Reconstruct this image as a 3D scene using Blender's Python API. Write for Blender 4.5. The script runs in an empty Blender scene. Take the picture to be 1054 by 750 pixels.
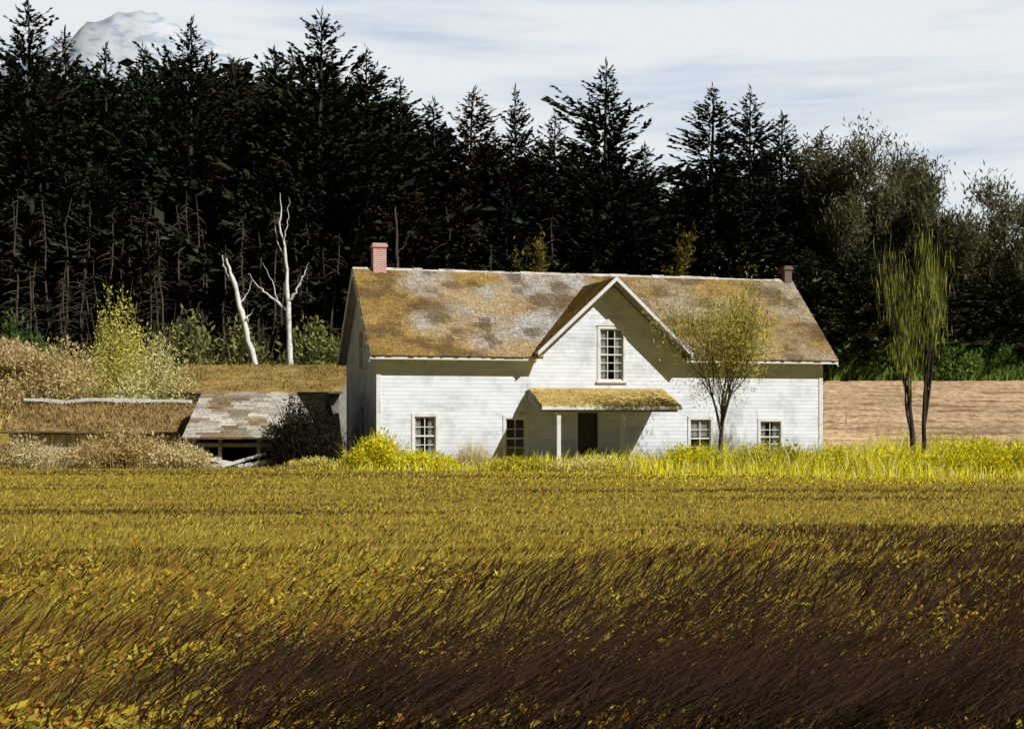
import bpy, bmesh, math, random
import numpy as np
from mathutils import Vector
SC=bpy.context.scene
COL=SC.collection
F=1448.; HZ=430.; CX=527.; CH=1.92
def PX(px,Y): return (px-CX)/F*Y
def PZ(py,Y): return CH+(HZ-py)/F*Y
RNG=np.random.default_rng(7)

# ---------------------------------------------------------------- noise / terrain
def _h(ix,iy,s):
    v=np.sin(ix*127.1+iy*311.7+s*74.7)*43758.5453
    return v-np.floor(v)
def vn(x,y,s=0):
    x=np.asarray(x,float); y=np.asarray(y,float)
    ix=np.floor(x); iy=np.floor(y); fx=x-ix; fy=y-iy
    fx=fx*fx*(3-2*fx); fy=fy*fy*(3-2*fy)
    return (_h(ix,iy,s)*(1-fx)+_h(ix+1,iy,s)*fx)*(1-fy)+(_h(ix,iy+1,s)*(1-fx)+_h(ix+1,iy+1,s)*fx)*fy
def fbm(x,y,s=0,o=4):
    a=0; w=.5; t=0
    for i in range(o):
        a=a+w*vn(np.asarray(x)*2**i,np.asarray(y)*2**i,s+i*3); t+=w; w*=.5
    return a/t
def ss(a,b,x):
    t=np.clip((np.asarray(x,float)-a)/(b-a),0,1); return t*t*(3-2*t)
def terr(x,y):
    x=np.asarray(x,float); y=np.asarray(y,float)
    sx=ss(10.8,15.0,x)
    z=4.0*ss(62,83,y)*sx+2.6*ss(70,86,y)*(1-sx)+8*ss(95,150,y)
    z=z+5.1*np.exp(-((x+24.3)/4.8)**2-((y-67)/4.2)**2)
    z=z+.10*(fbm(x*.22,y*.22,5)-.5)*ss(58,50,y)
    return z
def tz(x,y): return float(terr(x,y))

# ---------------------------------------------------------------- mesh helpers
def setp(o,label=None,cat=None,group=None,kind=None):
    if label: o['label']=label
    if cat: o['category']=cat
    if group: o['group']=group
    if kind: o['kind']=kind
    return o
def thing(name,label,cat,loc=(0,0,0),rotz=0,group=None):
    o=bpy.data.objects.new(name,None); COL.objects.link(o)
    o.location=loc; o.rotation_euler=(0,0,rotz); o.empty_display_size=.3
    return setp(o,label,cat,group)
def link(name,me,mat,parent=None):
    o=bpy.data.objects.new(name,me); COL.objects.link(o)
    if mat: me.materials.append(mat)
    if parent: o.parent=parent
    return o
def qmesh(name,V,Q,mat,parent=None,col=None,smooth=False):
    V=np.asarray(V,np.float32).reshape(-1,3); Q=np.asarray(Q,np.int32).reshape(-1,4)
    me=bpy.data.meshes.new(name)
    me.vertices.add(len(V)); me.vertices.foreach_set('co',V.ravel())
    me.loops.add(Q.size); me.loops.foreach_set('vertex_index',Q.ravel())
    me.polygons.add(len(Q)); me.polygons.foreach_set('loop_start',np.arange(len(Q),dtype=np.int32)*4)
    if smooth: me.polygons.foreach_set('use_smooth',np.ones(len(Q),bool))
    me.update(calc_edges=True)
    if col is not None:
        c=np.ones((len(V),4),np.float32); c[:,:3]=np.clip(col,0,1)
        a=me.attributes.new('col','FLOAT_COLOR','POINT'); a.data.foreach_set('color',c.ravel())
    return link(name,me,mat,parent)
class MB:
    def __init__(s): s.v=[]; s.f=[]
    def box(s,a0,a1,b0,b1,c0,c1,m=None):
        n=len(s.v)
        for p in ((a0,b0,c0),(a1,b0,c0),(a1,b1,c0),(a0,b1,c0),(a0,b0,c1),(a1,b0,c1),(a1,b1,c1),(a0,b1,c1)):
            s.v.append(m(*p) if m else p)
        s.f+=[tuple(n+i for i in q) for q in ((3,2,1,0),(4,5,6,7),(0,1,5,4),(1,2,6,5),(2,3,7,6),(3,0,4,7))]
        return s
    def poly(s,pts):
        n=len(s.v); s.v+=[tuple(p) for p in pts]; s.f.append(tuple(range(n,n+len(pts)))); return s
    def prism(s,pts,off):
        n=len(s.v); k=len(pts)
        s.v+=[tuple(p) for p in pts]+[tuple(p[i]+off[i] for i in range(3)) for p in pts]
        s.f.append(tuple(range(n,n+k))); s.f.append(tuple(n+k+i for i in reversed(range(k))))
        for i in range(k):
            j=(i+1)%k; s.f.append((n+i,n+k+i,n+k+j,n+j))
        return s
    def bar(s,p,q,w,h):
        p=Vector(p); q=Vector(q); d=(q-p).normalized()
        a=d.cross(Vector((0,0,1)))
        if a.length<.05: a=Vector((1,0,0))
        a.normalize(); b=a.cross(d)
        c=[p+a*i*w/2+b*j*h/2 for i,j in ((-1,-1),(1,-1),(1,1),(-1,1))]
        return s.prism([tuple(x) for x in c],tuple(q-p))
    def build(s,name,mat,parent=None):
        me=bpy.data.meshes.new(name); me.from_pydata([tuple(map(float,v)) for v in s.v],[],s.f)
        b=bmesh.new(); b.from_mesh(me); bmesh.ops.recalc_face_normals(b,faces=b.faces); b.to_mesh(me); b.free()
        return link(name,me,mat,parent)
def tubes(paths,sides=6):
    V=[];Q=[];n=0
    ang=np.arange(sides)/sides*2*math.pi
    for pts,rad in paths:
        pts=np.asarray(pts,float); k=len(pts); rad=np.asarray(rad,float)
        t=np.gradient(pts,axis=0); t/=np.linalg.norm(t,axis=1)[:,None]+1e-9
        m=t.mean(0); ref=np.array([1.,0,0]) if abs(m[0])<.75*np.linalg.norm(m)+1e-9 else np.array([0,1.,0])
        a=np.cross(t,ref); a/=np.linalg.norm(a,axis=1)[:,None]+1e-9; b=np.cross(t,a)
        ring=pts[:,None,:]+rad[:,None,None]*(np.cos(ang)[None,:,None]*a[:,None,:]+np.sin(ang)[None,:,None]*b[:,None,:])
        V.append(ring.reshape(-1,3))
        i=np.arange(k-1)[:,None]*sides; j=np.arange(sides)[None,:]; j2=(j+1)%sides
        Q.append(np.stack([n+i+j,n+i+j2,n+i+sides+j2,n+i+sides+j],-1).reshape(-1,4))
        n+=k*sides
    return np.concatenate(V),np.concatenate(Q)
def unit(v): return v/(np.linalg.norm(v,axis=-1,keepdims=True)+1e-9)
def diamonds(p,d,L,w,rng):
    n=len(p); r=rng.normal(size=(n,3)); s=unit(np.cross(d,r))
    L=np.asarray(L)[:,None]; w=np.asarray(w)[:,None]
    V=np.stack([p,p+d*L*.45+s*w*.5,p+d*L,p+d*L*.45-s*w*.5],1)
    return V.reshape(-1,3),np.arange(n*4).reshape(n,4)
def blades(p,tip,w,rng,bend=.35):
    n=len(p); a=rng.uniform(0,2*math.pi,n)
    s=np.stack([np.cos(a),np.sin(a)*.5,np.zeros(n)],1)*np.asarray(w)[:,None]*.5
    mid=p+tip*np.array([bend,bend,.58])
    V=np.stack([p-s,p+s,mid+s*.8,mid-s*.8,p+tip+s*.12,p+tip-s*.12],1)
    b=np.arange(n)[:,None]*6
    Q=np.concatenate([b+np.array([[0,1,2,3]]),b+np.array([[3,2,4,5]])],0)
    return V.reshape(-1,3),Q
def join(parts):
    V=[];Q=[];Cc=[];n=0
    for v,q,c in parts:
        V.append(v);Q.append(q+n);Cc.append(c);n+=len(v)
    return np.concatenate(V),np.concatenate(Q),np.concatenate(Cc)

# ---------------------------------------------------------------- materials
def newmat(name):
    m=bpy.data.materials.new(name); m.use_nodes=True; t=m.node_tree; t.nodes.clear()
    out=t.nodes.new('ShaderNodeOutputMaterial'); return m,t,out
def N(t,kind,**kw):
    n=t.nodes.new(kind)
    for k,v in kw.items(): setattr(n,k,v)
    return n
def leafmat(name,transl=.3):
    m,t,out=newmat(name)
    a=N(t,'ShaderNodeAttribute',attribute_name='col')
    d=N(t,'ShaderNodeBsdfDiffuse'); t.links.new(a.outputs['Color'],d.inputs[0])
    if transl>0:
        tr=N(t,'ShaderNodeBsdfTranslucent'); mx=N(t,'ShaderNodeMixShader'); mx.inputs[0].default_value=transl
        t.links.new(a.outputs['Color'],tr.inputs[0])
        t.links.new(d.outputs[0],mx.inputs[1]); t.links.new(tr.outputs[0],mx.inputs[2]); t.links.new(mx.outputs[0],out.inputs[0])
    else: t.links.new(d.outputs[0],out.inputs[0])
    return m
def attrmat(name,rough=.9,nscale=6.,amt=.5,bump=.3):
    m,t,out=newmat(name)
    a=N(t,'ShaderNodeAttribute',attribute_name='col'); tc=N(t,'ShaderNodeTexCoord')
    nz=N(t,'ShaderNodeTexNoise'); nz.inputs['Scale'].default_value=nscale; nz.inputs['Detail'].default_value=6
    t.links.new(tc.outputs['Object'],nz.inputs['Vector'])
    mr=N(t,'ShaderNodeMapRange'); mr.inputs[1].default_value=.25; mr.inputs[2].default_value=.75; mr.inputs[3].default_value=1-amt; mr.inputs[4].default_value=1+amt
    t.links.new(nz.outputs['Fac'],mr.inputs[0])
    mu=N(t,'ShaderNodeVectorMath',operation='SCALE'); t.links.new(a.outputs['Color'],mu.inputs[0]); t.links.new(mr.outputs[0],mu.inputs['Scale'])
    p=N(t,'ShaderNodeBsdfPrincipled'); p.inputs['Roughness'].default_value=rough; p.inputs['Specular IOR Level'].default_value=.15
    t.links.new(mu.outputs[0],p.inputs['Base Color'])
    bp=N(t,'ShaderNodeBump'); bp.inputs['Strength'].default_value=bump; bp.inputs['Distance'].default_value=.06; t.links.new(nz.outputs['Fac'],bp.inputs['Height']); t.links.new(bp.outputs[0],p.inputs['Normal'])
    t.links.new(p.outputs[0],out.inputs[0]); return m
def noisemat(name,cols,scale=(5,5,5),rough=.85,bump=.3,detail=8,spec=.2,pos=None):
    m,t,out=newmat(name); tc=N(t,'ShaderNodeTexCoord'); mp=N(t,'ShaderNodeMapping'); mp.inputs['Scale'].default_value=scale
    t.links.new(tc.outputs['Object'],mp.inputs[0])
    nz=N(t,'ShaderNodeTexNoise'); nz.inputs['Scale'].default_value=1; nz.inputs['Detail'].default_value=detail; nz.inputs['Roughness'].default_value=.62
    t.links.new(mp.outputs[0],nz.inputs['Vector'])
    r=N(t,'ShaderNodeValToRGB'); k=len(cols)
    pos=pos or [.3+.4*i/(k-1) for i in range(k)]
    while len(r.color_ramp.elements)<k: r.color_ramp.elements.new(.5)
    for e,c,q in zip(r.color_ramp.elements,cols,pos): e.position=q; e.color=(*c,1)
    t.links.new(nz.outputs['Fac'],r.inputs[0])
    p=N(t,'ShaderNodeBsdfPrincipled'); p.inputs['Roughness'].default_value=rough; p.inputs['Specular IOR Level'].default_value=spec
    t.links.new(r.outputs[0],p.inputs['Base Color'])
    if bump>0:
        bp=N(t,'ShaderNodeBump'); bp.inputs['Strength'].default_value=bump; bp.inputs['Distance'].default_value=.05
        t.links.new(nz.outputs['Fac'],bp.inputs['Height']); t.links.new(bp.outputs[0],p.inputs['Normal'])
    t.links.new(p.outputs[0],out.inputs[0]); return m
def siding(name,gain=1.,tone=(1,1,1)):
    m,t,out=newmat(name); L=t.links.new
    tc=N(t,'ShaderNodeTexCoord'); sp=N(t,'ShaderNodeSeparateXYZ'); L(tc.outputs['Object'],sp.inputs[0])
    mu=N(t,'ShaderNodeMath',operation='DIVIDE'); L(sp.outputs[2],mu.inputs[0]); mu.inputs[1].default_value=.155
    fr=N(t,'ShaderNodeMath',operation='FRACT'); L(mu.outputs[0],fr.inputs[0])
    fl=N(t,'ShaderNodeMath',operation='FLOOR'); L(mu.outputs[0],fl.inputs[0])
    cb=N(t,'ShaderNodeCombineXYZ')
    ad=N(t,'ShaderNodeMath',operation='ADD'); L(sp.outputs[0],ad.inputs[0]); L(sp.outputs[1],ad.inputs[1])
    sc=N(t,'ShaderNodeMath',operation='MULTIPLY'); L(ad.outputs[0],sc.inputs[0]); sc.inputs[1].default_value=.55
    L(sc.outputs[0],cb.inputs[0])
    s2=N(t,'ShaderNodeMath',operation='MULTIPLY'); L(fl.outputs[0],s2.inputs[0]); s2.inputs[1].default_value=.43; L(s2.outputs[0],cb.inputs[1])
    nz=N(t,'ShaderNodeTexNoise'); nz.inputs['Scale'].default_value=1.; nz.inputs['Detail'].default_value=7; nz.inputs['Roughness'].default_value=.65; L(cb.outputs[0],nz.inputs['Vector'])
    r=N(t,'ShaderNodeValToRGB'); e=r.color_ramp.elements
    def g(*c): return (c[0]*gain*tone[0],c[1]*gain*tone[1],c[2]*gain*tone[2],1)
    e[0].position=.26; e[0].color=g(.48,.475,.47); e[1].position=.56; e[1].color=g(.82,.82,.81)
    x=e.new(.40); x.color=g(.73,.725,.715)
    L(nz.outputs['Fac'],r.inputs[0])
    n2=N(t,'ShaderNodeTexNoise'); n2.inputs['Scale'].default_value=.9; n2.inputs['Detail'].default_value=8; n2.inputs['Roughness'].default_value=.7; L(tc.outputs['Object'],n2.inputs['Vector'])
    r2=N(t,'ShaderNodeValToRGB'); r2.color_ramp.elements[0].position=.34; r2.color_ramp.elements[0].color=(.74,.73,.72,1); r2.color_ramp.elements[1].position=.52; r2.color_ramp.elements[1].color=(1,1,1,1); L(n2.outputs['Fac'],r2.inputs[0])
    mm=N(t,'ShaderNodeMixRGB',blend_type='MULTIPLY'); mm.inputs[0].default_value=1; L(r.outputs[0],mm.inputs[1]); L(r2.outputs[0],mm.inputs[2])
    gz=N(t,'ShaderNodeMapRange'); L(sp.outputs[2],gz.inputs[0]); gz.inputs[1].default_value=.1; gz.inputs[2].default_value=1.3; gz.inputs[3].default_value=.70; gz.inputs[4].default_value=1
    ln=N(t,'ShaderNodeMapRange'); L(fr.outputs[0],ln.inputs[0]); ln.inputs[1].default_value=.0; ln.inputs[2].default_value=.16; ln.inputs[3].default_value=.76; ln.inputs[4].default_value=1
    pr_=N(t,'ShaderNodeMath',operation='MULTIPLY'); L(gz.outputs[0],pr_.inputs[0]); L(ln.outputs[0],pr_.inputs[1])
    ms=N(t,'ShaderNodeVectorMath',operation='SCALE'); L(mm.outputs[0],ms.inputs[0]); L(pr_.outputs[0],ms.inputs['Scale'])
    p=N(t,'ShaderNodeBsdfPrincipled'); p.inputs['Roughness'].default_value=.75; p.inputs['Specular IOR Level'].default_value=.2
    L(ms.outputs[0],p.inputs['Base Color'])
    sh=N(t,'ShaderNodeMapRange'); L(fr.outputs[0],sh.inputs[0]); sh.inputs[3].default_value=1; sh.inputs[4].default_value=.0
    bp=N(t,'ShaderNodeBump'); bp.inputs['Strength'].default_value=.6; bp.inputs['Distance'].default_value=.02; L(sh.outputs[0],bp.inputs['Height']); L(bp.outputs[0],p.inputs['Normal'])
    L(p.outputs[0],out.inputs[0]); return m
def brickmat(name,c1,c2,mort):
    m,t,out=newmat(name); L=t.links.new
    tc=N(t,'ShaderNodeTexCoord'); sp=N(t,'ShaderNodeSeparateXYZ'); L(tc.outputs['Object'],sp.inputs[0])
    ad=N(t,'ShaderNodeMath',operation='ADD'); L(sp.outputs[0],ad.inputs[0]); L(sp.outputs[1],ad.inputs[1])
    cb=N(t,'ShaderNodeCombineXYZ'); L(ad.outputs[0],cb.inputs[0]); L(sp.outputs[2],cb.inputs[1])
    b=N(t,'ShaderNodeTexBrick'); b.inputs['Scale'].default_value=1; b.inputs['Brick Width'].default_value=.22; b.inputs['Row Height'].default_value=.085; b.inputs['Mortar Size'].default_value=.012
    b.inputs['Color1'].default_value=(*c1,1); b.inputs['Color2'].default_value=(*c2,1); b.inputs['Mortar'].default_value=(*mort,1)
    L(cb.outputs[0],b.inputs['Vector'])
    p=N(t,'ShaderNodeBsdfPrincipled'); p.inputs['Roughness'].default_value=.9; L(b.outputs[0],p.inputs['Base Color'])
    L(p.outputs[0],out.inputs[0]); return m
def glassmat():
    m,t,out=newmat('window_glass'); L=t.links.new
    a=N(t,'ShaderNodeBsdfTransparent'); a.inputs[0].default_value=(.6,.62,.62,1)
    g=N(t,'ShaderNodeBsdfGlossy'); g.inputs['Roughness'].default_value=.06; g.inputs[0].default_value=(.7,.75,.8,1)
    x=N(t,'ShaderNodeMixShader'); x.inputs[0].default_value=.08; L(a.outputs[0],x.inputs[1]); L(g.outputs[0],x.inputs[2]); L(x.outputs[0],out.inputs[0]); return m
M=dict(
 siding=siding('clapboard',1.05,(.94,1,1.09)), sideshade=siding('shaded_weathered_clapboard',.98,(.88,1,1.13)), glass=glassmat(),  # end wall gets a dimmer, bluer clapboard copy with its shade in the colour
 trim=noisemat('white_trim',[(.55,.54,.53),(.77,.77,.76),(.81,.81,.81)],(3,3,3),.6,.1),
 dark=noisemat('dark_interior',[(.02,.017,.015),(.04,.035,.03)],(2,2,2)),
 door=noisemat('door_paint',[(.05,.042,.04),(.09,.08,.072)],(4,4,1),.6),
 cloth=noisemat('curtain_cloth',[(.65,.64,.6),(.82,.81,.78)],(9,9,.6),.9),
 stone=noisemat('foundation_stone',[(.18,.17,.15),(.36,.34,.3)],(4,4,6)),
 shingle=attrmat('shingle_wood',.9,9,.4,.4),
 soffit=noisemat('soffit_wood',[(.22,.2,.18),(.36,.34,.31)],(3,3,3)),
 porchwood=noisemat('porch_wood',[(.2,.19,.17),(.32,.3,.28)],(1,6,3)),
 brickA=brickmat('pink_brick',(.52,.20,.17),(.62,.33,.29),(.6,.52,.48)),
 brickB=brickmat('brown_brick',(.13,.075,.055),(.18,.105,.08),(.2,.16,.14)),
 leaf=leafmat('leaf',.3), needle=leafmat('needle',0), grass=leafmat('grass',.22),
 bark=noisemat('bark',[(.025,.02,.016),(.07,.055,.045)],(6,6,1.2)),
 greybark=noisemat('grey_bark',[(.042,.033,.024),(.12,.093,.066)],(6,6,1.)),
 palebark=noisemat('pale_bark',[(.08,.07,.06),(.45,.43,.40),(.72,.70,.66),(.78,.77,.74)],(3,3,5),.8,.4,pos=[.3,.36,.48,.7]),
 twig=noisemat('twig',[(.06,.045,.03),(.13,.10,.07)],(5,5,5)),
 plank=noisemat('grey_plank',[(.10,.09,.08),(.32,.30,.27),(.45,.43,.40)],(1.2,6,3),.9,.4),
 paleplank=noisemat('pale_plank',[(.25,.21,.16),(.55,.5,.43),(.68,.64,.57)],(5,5,1),.9,.4),
 ground=attrmat('ground_earth',.95,3.5,.5,.6),
)

# ---------------------------------------------------------------- world, sun, camera
w=bpy.data.worlds.new('World'); SC.world=w; w.use_nodes=True
t=w.node_tree; t.nodes.clear(); L=t.links.new
SAZ=math.radians(54); SEL=math.radians(42)
sd=Vector((math.sin(SAZ)*math.cos(SEL),-math.cos(SAZ)*math.cos(SEL),math.sin(SEL)))
STR=.05
out=t.nodes.new('ShaderNodeOutputWorld'); bg=t.nodes.new('ShaderNodeBackground'); bg.inputs[1].default_value=STR
sky=t.nodes.new('ShaderNodeTexSky'); sky.sky_type='NISHITA'; sky.sun_disc=False; sky.sun_elevation=SEL; sky.sun_rotation=math.atan2(sd.x,sd.y)
tc=t.nodes.new('ShaderNodeTexCoord'); sp=t.nodes.new('ShaderNodeSeparateXYZ'); L(tc.outputs['Generated'],sp.inputs[0])
mp=t.nodes.new('ShaderNodeMapping'); mp.inputs['Scale'].default_value=(2.2,2.2,19); mp.inputs['Rotation'].default_value=(0,math.radians(-8),0); mp.inputs['Location'].default_value=(.7,.2,.35); L(tc.outputs['Generated'],mp.inputs[0])
nz=t.nodes.new('ShaderNodeTexNoise'); nz.inputs['Scale'].default_value=1.3; nz.inputs['Detail'].default_value=8; nz.inputs['Roughness'].default_value=.6; L(mp.outputs[0],nz.inputs['Vector'])
rp=t.nodes.new('ShaderNodeValToRGB'); e=rp.color_ramp.elements
e[0].position=.31; e[0].color=(.46,.55,.69,1); e[1].position=.53; e[1].color=(.79,.83,.86,1); x=e.new(.42); x.color=(.66,.73,.81,1)
L(nz.outputs['Fac'],rp.inputs[0])
sc=t.nodes.new('ShaderNodeVectorMath'); sc.operation='SCALE'; sc.inputs['Scale'].default_value=1/STR; L(rp.outputs[0],sc.inputs[0])
dim=t.nodes.new('ShaderNodeVectorMath'); dim.operation='SCALE'; dim.inputs['Scale'].default_value=.22; L(sky.outputs[0],dim.inputs[0])
def mr(inp,a,b,c,d):
    n=t.nodes.new('ShaderNodeMapRange'); n.interpolation_type='SMOOTHSTEP'; L(inp,n.inputs[0])
    for i,v in enumerate((a,b,c,d)): n.inputs[i+1].default_value=v
    return n.outputs[0]
mz=mr(sp.outputs[2],.32,.5,1,0); my=mr(sp.outputs[1],.45,.82,0,1)
mul=t.nodes.new('ShaderNodeMath'); mul.operation='MULTIPLY'; L(mz,mul.inputs[0]); L(my,mul.inputs[1])
mix=t.nodes.new('ShaderNodeMixRGB'); L(mul.outputs[0],mix.inputs[0]); L(dim.outputs[0],mix.inputs[1]); L(sc.outputs[0],mix.inputs[2])
L(mix.outputs[0],bg.inputs[0]); L(bg.outputs[0],out.inputs[0])
sun=bpy.data.lights.new('sun','SUN'); sun.energy=5.0; sun.angle=math.radians(.5); sun.color=(1,.965,.91)
so=bpy.data.objects.new('sun',sun); COL.objects.link(so); so.rotation_euler=(-sd).to_track_quat('-Z','Y').to_euler(); so.location=sd*60
cam=bpy.data.cameras.new('camera'); cam.sensor_width=36; cam.lens=36*F/1054; cam.shift_y=(430-375)/1054; cam.clip_end=20000; cam.clip_start=.1
co=bpy.data.objects.new('camera',cam); COL.objects.link(co); co.location=(0,0,CH); co.rotation_euler=(math.pi/2,0,0); SC.camera=co
SC.view_settings.view_transform='Standard'; SC.view_settings.look='None'; SC.view_settings.exposure=0

# ---------------------------------------------------------------- ground
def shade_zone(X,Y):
    """slant shade painted into brown, rank grass: grows towards the camera and towards the right"""
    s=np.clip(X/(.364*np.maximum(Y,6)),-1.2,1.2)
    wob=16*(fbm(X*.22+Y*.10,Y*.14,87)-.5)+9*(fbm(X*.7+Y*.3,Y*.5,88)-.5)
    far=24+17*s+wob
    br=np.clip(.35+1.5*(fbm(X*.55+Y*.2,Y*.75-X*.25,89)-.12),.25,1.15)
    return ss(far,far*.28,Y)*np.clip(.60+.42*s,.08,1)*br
gx=np.unique(np.concatenate([np.linspace(-4000,-160,14),np.linspace(-160,-50,28),np.linspace(-50,50,126),np.linspace(50,160,28),np.linspace(160,4000,14)]))
gy=np.unique(np.concatenate([np.linspace(-400,-15,8),np.linspace(-15,6,8),np.linspace(6,100,118),np.linspace(100,200,26),np.linspace(200,4500,14)]))
X,Y=np.meshgrid(gx,gy); Z=terr(X,Y)
V=np.stack([X,Y,Z],-1).reshape(-1,3); nx=len(gx); ny=len(gy)
i,j=np.meshgrid(np.arange(nx-1),np.arange(ny-1)); b=(j*nx+i).ravel()
Q=np.stack([b,b+1,b+nx+1,b+nx],-1)
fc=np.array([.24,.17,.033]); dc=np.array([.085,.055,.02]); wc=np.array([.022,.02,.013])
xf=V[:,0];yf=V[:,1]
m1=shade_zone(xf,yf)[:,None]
c=fc*(1-m1)+dc*m1  # earth darkened by the painted shade
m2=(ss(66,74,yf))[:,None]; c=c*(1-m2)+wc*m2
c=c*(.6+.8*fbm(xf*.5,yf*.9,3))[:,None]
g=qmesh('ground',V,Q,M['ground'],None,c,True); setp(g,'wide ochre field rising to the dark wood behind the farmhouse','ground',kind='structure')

# ploughed slope on the right
px0=np.linspace(11.5,46,150); yy=np.linspace(62.5,84,460)
X,Y=np.meshgrid(px0,yy)
row=(Y-62.5)/.98+2.4*(fbm(X*.09,Y*.08,31)-.5)+.40*(fbm(X*.8,Y*.6,36)-.5)
prof_=np.abs(np.sin(row*math.pi))
Z=terr(X,Y)+.03+.07*prof_**.5*ss(.0,1.5,X-11.5)+.10*(fbm(X*2.2,Y*3,32)-.5)
V=np.stack([X,Y,Z],-1).reshape(-1,3); nx=150; ny=460
i,j=np.meshgrid(np.arange(nx-1),np.arange(ny-1)); b=(j*nx+i).ravel(); Q=np.stack([b,b+1,b+nx+1,b+nx],-1)
cA=np.array([.46,.32,.19]); cB=np.array([.23,.145,.085])
fq=np.clip(prof_.reshape(-1,1)*1.6+.1+3.2*(fbm(V[:,0]*.8,V[:,1]*1.8,37)-.5)[:,None],0,1); c=(cB*(1-fq)+cA*fq)*(.65+.7*fbm(V[:,0]*.25,V[:,1]*.6,33))[:,None]
g=qmesh('ploughed_slope',V,Q,M['ground'],None,c,True); setp(g,'tan brown furrowed slope right of the farmhouse','ploughed land',kind='structure')

# mountain: one pale snowy slope far off
mx=np.linspace(-3600,600,150)
prof=np.interp(mx/5200*F+CX,[-500,-250,-60,20,70,115,150,190,225,265,320,400,700],[300,190,110,66,36,12,14,30,48,74,110,160,330])
topz=PZ(prof,5200.)
rows=26; V=[]
for r in range(rows):
    f=r/(rows-1); yv=5200-1500*(1-f)
    zz=(topz+60)*(f**1.2)-60+(fbm(mx*.008,np.full_like(mx,yv*.008),9,5)-.5)*200*math.sin(math.pi*min(f,.985))+(fbm(mx*.016,np.full_like(mx,f*3),12,4)-.5)*70*f
    V.append(np.stack([mx,np.full_like(mx,yv),zz],-1))
for r in range(1,6):
    V.append(np.stack([mx,np.full_like(mx,5200+r*260),topz*(1-r/5)-60*r/5],-1))
R=len(V); V=np.array(V).reshape(-1,3); nx=150
i,j=np.meshgrid(np.arange(nx-1),np.arange(R-1)); b=(j*nx+i).ravel(); Q=np.stack([b,b+1,b+nx+1,b+nx],-1)
g=qmesh('mountain',V,Q,noisemat('hazed_mountain_snow',[(.34,.40,.49),(.46,.51,.58),(.54,.58,.625)],(.014,.004,.03),.95,.0,10,.0,pos=[.40,.47,.54]),None,None,True)  # snow and rock colours include the bluish haze of distance
setp(g,'pale snowy mountain slope rising behind the conifers at upper left','mountain',kind='structure')

# ---------------------------------------------------------------- house
TH=math.radians(15.5); hs,hc=math.sin(TH),math.cos(TH); HX,HY=-5.18,54.
def hu(px,v=0.):
    q=(px-CX)/F; return (HY*q+q*hc*v-HX+hs*v)/(hc-hs*q)
def hz(py,u,v=0.): return PZ(py,HY+hs*u+hc*v)
Lh=hu(846); D=7.4
house=thing('farmhouse','white clapboard farmhouse with mossy roof, central front gable and small porch','house',(HX,HY,0),TH)
EZ=4.62; SL=.88; RZ=EZ+SL*D/2
OV=.5; GOV=.36
gc=9.45; hw=2.95; GP=7.35; gs=(GP-EZ)/hw
mF=lambda a,b,c:(a,c,b)
mS=lambda a,b,c:(c,a,b)
def W(x0,x1,y0,y1):
    u0,u1=hu(x0),hu(x1); um=(u0+u1)/2
    return (u0,u1,hz(y1,um),hz(y0,um))
w1=W(426,449,428,469); w2=W(520,541,430,472); w3=W(710,732,431,471); w4=W(782,804,433,466); wg=W(617,642,338,392)
dr=W(594,616,424,474); dr=(dr[0],dr[1],.27,dr[3])
front=[w1,w2,w3,w4,wg,dr]
side=[(2.9,3.85,.9,2.4),(3.25,4.15,3.9,5.5)]
def stripwall(mb,us,top,ops,mp,bot=0.):
    us=sorted(set(round(u,4) for u in us))
    for a,b in zip(us[:-1],us[1:]):
        m=(a+b)/2; o=sorted([(q[2],q[3]) for q in ops if q[0]-1e-3<m<q[1]+1e-3]); z=bot
        for z0,z1 in o:
            mb.poly([mp(a,z,0),mp(b,z,0),mp(b,z0,0),mp(a,z0,0)]); z=z1
        mb.poly([mp(a,z,0),mp(b,z,0),mp(b,top(b),0),mp(a,top(a),0)])
def ftop(u): return max(EZ,GP-gs*abs(u-gc))
mb=MB(); us=[0,Lh,gc,gc-hw,gc+hw]
for o in front: us+=[o[0],o[1]]
stripwall(mb,us,ftop,front,mF,.3)
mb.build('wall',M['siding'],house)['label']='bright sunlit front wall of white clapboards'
stop=lambda v: EZ+SL*min(v,D-v)
us=[0,D,D/2]
for o in side: us+=[o[0],o[1]]
mb=MB(); stripwall(mb,us,stop,side,mS,.3); mb.build('wall',M['sideshade'],house)['label']='shaded weathered gable end wall on the left'
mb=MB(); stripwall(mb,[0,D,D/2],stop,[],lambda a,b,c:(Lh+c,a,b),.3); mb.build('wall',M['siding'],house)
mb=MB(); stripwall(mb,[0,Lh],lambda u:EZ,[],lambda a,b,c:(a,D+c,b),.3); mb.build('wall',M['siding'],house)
MB().box(-.02,Lh+.02,-.025,D+.02,-.3,.3).build('foundation',M['stone'],house)
MB().box(.03,Lh-.03,.05,D-.05,.31,.36).build('floor',M['dark'],house)
MB().box(.05,Lh-.05,1.6,1.65,.37,EZ-.05).build('inner_wall',M['dark'],house)
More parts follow.
